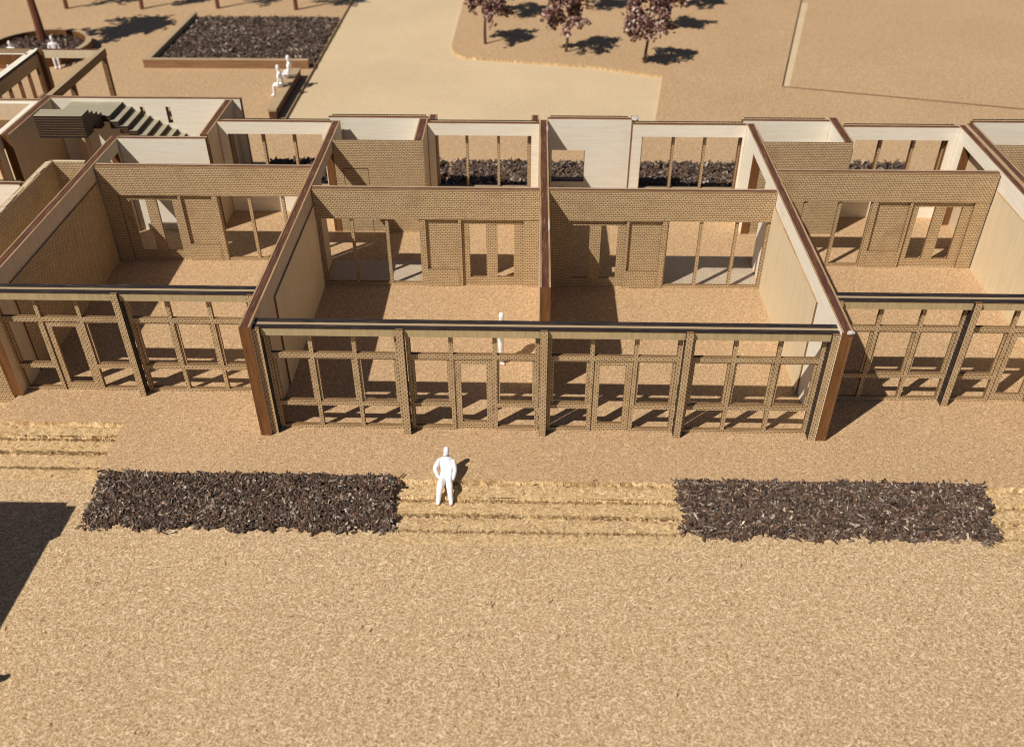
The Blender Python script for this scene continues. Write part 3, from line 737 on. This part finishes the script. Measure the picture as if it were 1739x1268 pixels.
# every figure faces -Y before rotation
RAD = dict(pelvis=(.125, .10), waist=(.105, .08), chest=(.14, .09), neck=(.05, .05), head0=(.062, .068), head=(.078, .088), head1=(.066, .074), crown=(.035, .04))
for s_ in 'lr':
    RAD.update({s_ + 'sh': .062, s_ + 'el': .048, s_ + 'wr': .038, s_ + 'ha': .034, s_ + 'hip': .085, s_ + 'kn': .066, s_ + 'an': .046, s_ + 'to': .036, s_ + 'hm': .06})
EDG = [('pelvis', 'waist'), ('waist', 'chest'), ('chest', 'neck'), ('neck', 'head0'), ('head0', 'head'), ('head', 'head1'), ('head1', 'crown')]
for s_ in 'lr': EDG += [('chest', s_ + 'sh'), (s_ + 'sh', s_ + 'el'), (s_ + 'el', s_ + 'wr'), (s_ + 'wr', s_ + 'ha'), ('pelvis', s_ + 'hip'), (s_ + 'hip', s_ + 'kn'), (s_ + 'kn', s_ + 'an'), (s_ + 'an', s_ + 'to')]
RADS = {k_: v for k_, v in RAD.items() if not k_.endswith('hm')}
def stand():
    J = dict(pelvis=(0, 0, .92), waist=(0, 0, 1.08), chest=(0, 0, 1.30), neck=(0, 0, 1.46), head0=(0, -.01, 1.52), head=(0, -.015, 1.60), head1=(0, -.01, 1.68), crown=(0, 0, 1.735))
    for s_, g in (('l', 1), ('r', -1)):
        J.update({s_ + 'sh': (g * .19, 0, 1.38), s_ + 'el': (g * .23, .02, 1.10), s_ + 'wr': (g * .22, -.05, .86), s_ + 'ha': (g * .21, -.07, .76),
                  s_ + 'hip': (g * .085, 0, .86), s_ + 'kn': (g * .09, -.01, .48), s_ + 'an': (g * .09, .02, .07), s_ + 'to': (g * .10, -.13, .03)})
    return J
def sit(seat=.45, lean=.08, spread=.09):
    z = seat
    J = dict(pelvis=(0, 0, z + .11), waist=(0, lean * .4, z + .27), chest=(0, lean * .8, z + .50), neck=(0, lean, z + .65), head0=(0, lean - .01, z + .71), head=(0, lean - .02, z + .79), head1=(0, lean - .01, z + .87), crown=(0, lean, z + .925))
    for s_, g in (('l', 1), ('r', -1)):
        J.update({s_ + 'sh': (g * .18, lean, z + .57), s_ + 'el': (g * .23, lean + .0, z + .30), s_ + 'wr': (g * .19, -.18, z + .20), s_ + 'ha': (g * .16, -.27, z + .17),
                  s_ + 'hip': (g * .085, -.05, z + .09), s_ + 'kn': (g * spread, -.44, z + .07), s_ + 'an': (g * spread, -.46, .07), s_ + 'to': (g * (spread + .01), -.60, .035)})
    return J
person('white plastic figure standing in the sunlit half of the front room', stand(), EDG, RADS, 'white plastic figures', (-1.16, 3.22, 0), R(80))
# figure on the steps: sits on the terrace edge, one hand on the hip, feet on the second tread
J = dict(pelvis=(0, 0, .11), waist=(0, .10, .24), chest=(0, .25, .41), neck=(.0, .36, .54), head0=(0, .37, .61), head=(0, .37, .68), head1=(0, .38, .75), crown=(0, .38, .79),
         lsh=(.16, .30, .47), lel=(.215, .12, .27), lwr=(.185, -.06, .18), lha=(.165, -.15, .17),
         rsh=(-.16, .30, .47), rel=(-.285, .10, .33), rwr=(-.20, -.02, .20), rha=(-.14, -.06, .15),
         lhip=(.08, -.07, .10), lkn=(.115, -.38, .23), lan=(.15, -.53, -.09), lto=(.16, -.66, -.155),
         rhip=(-.08, -.07, .10), rkn=(-.115, -.38, .23), ran=(-.15, -.53, -.09), rto=(-.16, -.66, -.155))
RS = dict(RADS, lsh=.072, rsh=.072, lel=.06, rel=.06, lwr=.048, rwr=.048, head=(.082, .09), head0=(.066, .07), neck=(.056, .056), pelvis=(.135, .12), waist=(.145, .10), chest=(.165, .10), lhip=.112, rhip=.112, lkn=.09, rkn=.09, lan=.062, ran=.062, lto=.045, rto=.045)
person('white plastic figure sitting on the milled steps with one hand on its hip', J, EDG, RS, 'white plastic figures', (-2.36, -1.74, .0), 0)
person('white plastic figure seated upright on the bench, set back towards the planter', sit(.41, .05), EDG, RADS, 'white plastic figures', (-11.98, 25.35, 0), R(-90), 1.15)
person('white plastic figure leaning forward on the bench over its knees', sit(.41, -.16), EDG, RADS, 'white plastic figures', (-11.98, 24.2, 0), R(-90), 1.1)
person('white plastic figure sitting on the round planter rim with its legs in view', sit(.48, .05), EDG, RADS, 'white plastic figures', (-24.42, 28.2, 0), R(20), 1.05)
person('white plastic figure sitting on the round planter rim behind the end rail', sit(.48, .05), EDG, RADS, 'white plastic figures', (-26.3, 27.6, 0), R(-8))

person('white plastic figure added out of view to cast an oval shadow on the milled ground', stand(), EDG, RADS, 'white plastic figures', (-11.94, -8.21, GZ), R(60))  # unseen figure, added so its head shadow falls on the ground

# ------------------------------------------------------------------ splinters and crumbs
def splinters(label, areas, n, seed, zf, l0=.05, l1=.2, mat='splinter'):
    rr = random.Random(seed); mb = MB()
    for i in range(n):
        x0, x1, y0, y1 = rr.choice(areas); x, y = rr.uniform(x0, x1), rr.uniform(y0, y1)
        l = rr.uniform(l0, l1); wd = rr.uniform(.008, .02); a = rr.uniform(0, 6.3); z = zf(x, y) + .008
        d = Vector((math.cos(a), math.sin(a), 0)); n_ = Vector((-d.y, d.x, 0)); k_ = rr.gauss(0, .18) * l; up = rr.uniform(.0, .05)
        pts = [Vector((x, y, z)) - d * l / 2, Vector((x, y, z + up)) + n_ * k_, Vector((x, y, z + up * rr.uniform(0, 1.6))) + d * l / 2]
        i0 = len(mb.v)
        for p in pts: mb.v += [tuple(p - n_ * wd / 2), tuple(p + n_ * wd / 2), tuple(p + Vector((0, 0, wd * .8)))]
        for q in (0, 3):
            for a_, b_ in ((0, 1), (1, 2), (2, 0)):
                mb.f.append((i0 + q + a_, i0 + q + b_, i0 + q + 3 + b_, i0 + q + 3 + a_)); mb.m.append(0); mb.uv.append([(0, 0)] * 4)
    o = mb.build('splinters', mat); return props(o, label, 'splinters', None, 'stuff')
def zc(x, y): return -.1 * max(0, min(2, int((EDGE - y) / .49) + 1)) if y > -3.1 else GZ
def zl(x, y): return -.1 * max(0, min(2, int((.33 - y) / .48) + 1)) if y > -1.12 else GZ
chips('burr', [(0, (.58, .39, .18)), (.35, (.42, .26, .11)), (.55, (.30, .18, .075)), (.68, (.76, .56, .30)), (.96, (.14, .075, .035))], .8)
def lines(x0, x1, ys, w_=.035): return [(x0, x1, y - w_ - .05, y + w_ - .05) for y in ys]
splinters('fuzz of wood splinters on the steps between the bark beds', lines(-3.6, 3.3, (-2.17, -2.66, -3.1)) * 4 + [(-3.6, 3.3, -3.3, -1.7)] + lines(-3.6, 3.3, (EDGE,), .02), 1500, 61, zc, .03, .11, 'burr')
splinters('fuzz of wood splinters on the steps beside the terrace corner', lines(-15, -11.2, (-.12, -.62, -1.12)) * 4 + [(-15, -11.2, -1.5, .2)], 950, 62, zl, .03, .11, 'burr')
splinters('fuzz of wood splinters on the steps beyond the bark bed', lines(10.6, 14, (-2.17, -2.66, -3.1)) * 4 + [(10.7, 14, -3.3, -1.7)], 520, 63, zc, .03, .11, 'burr')
splinters('loose wood fibres lying on the milled ground', [(-12, 12, -12, -3.4)], 260, 64, lambda x, y: GZ, .05, .16)
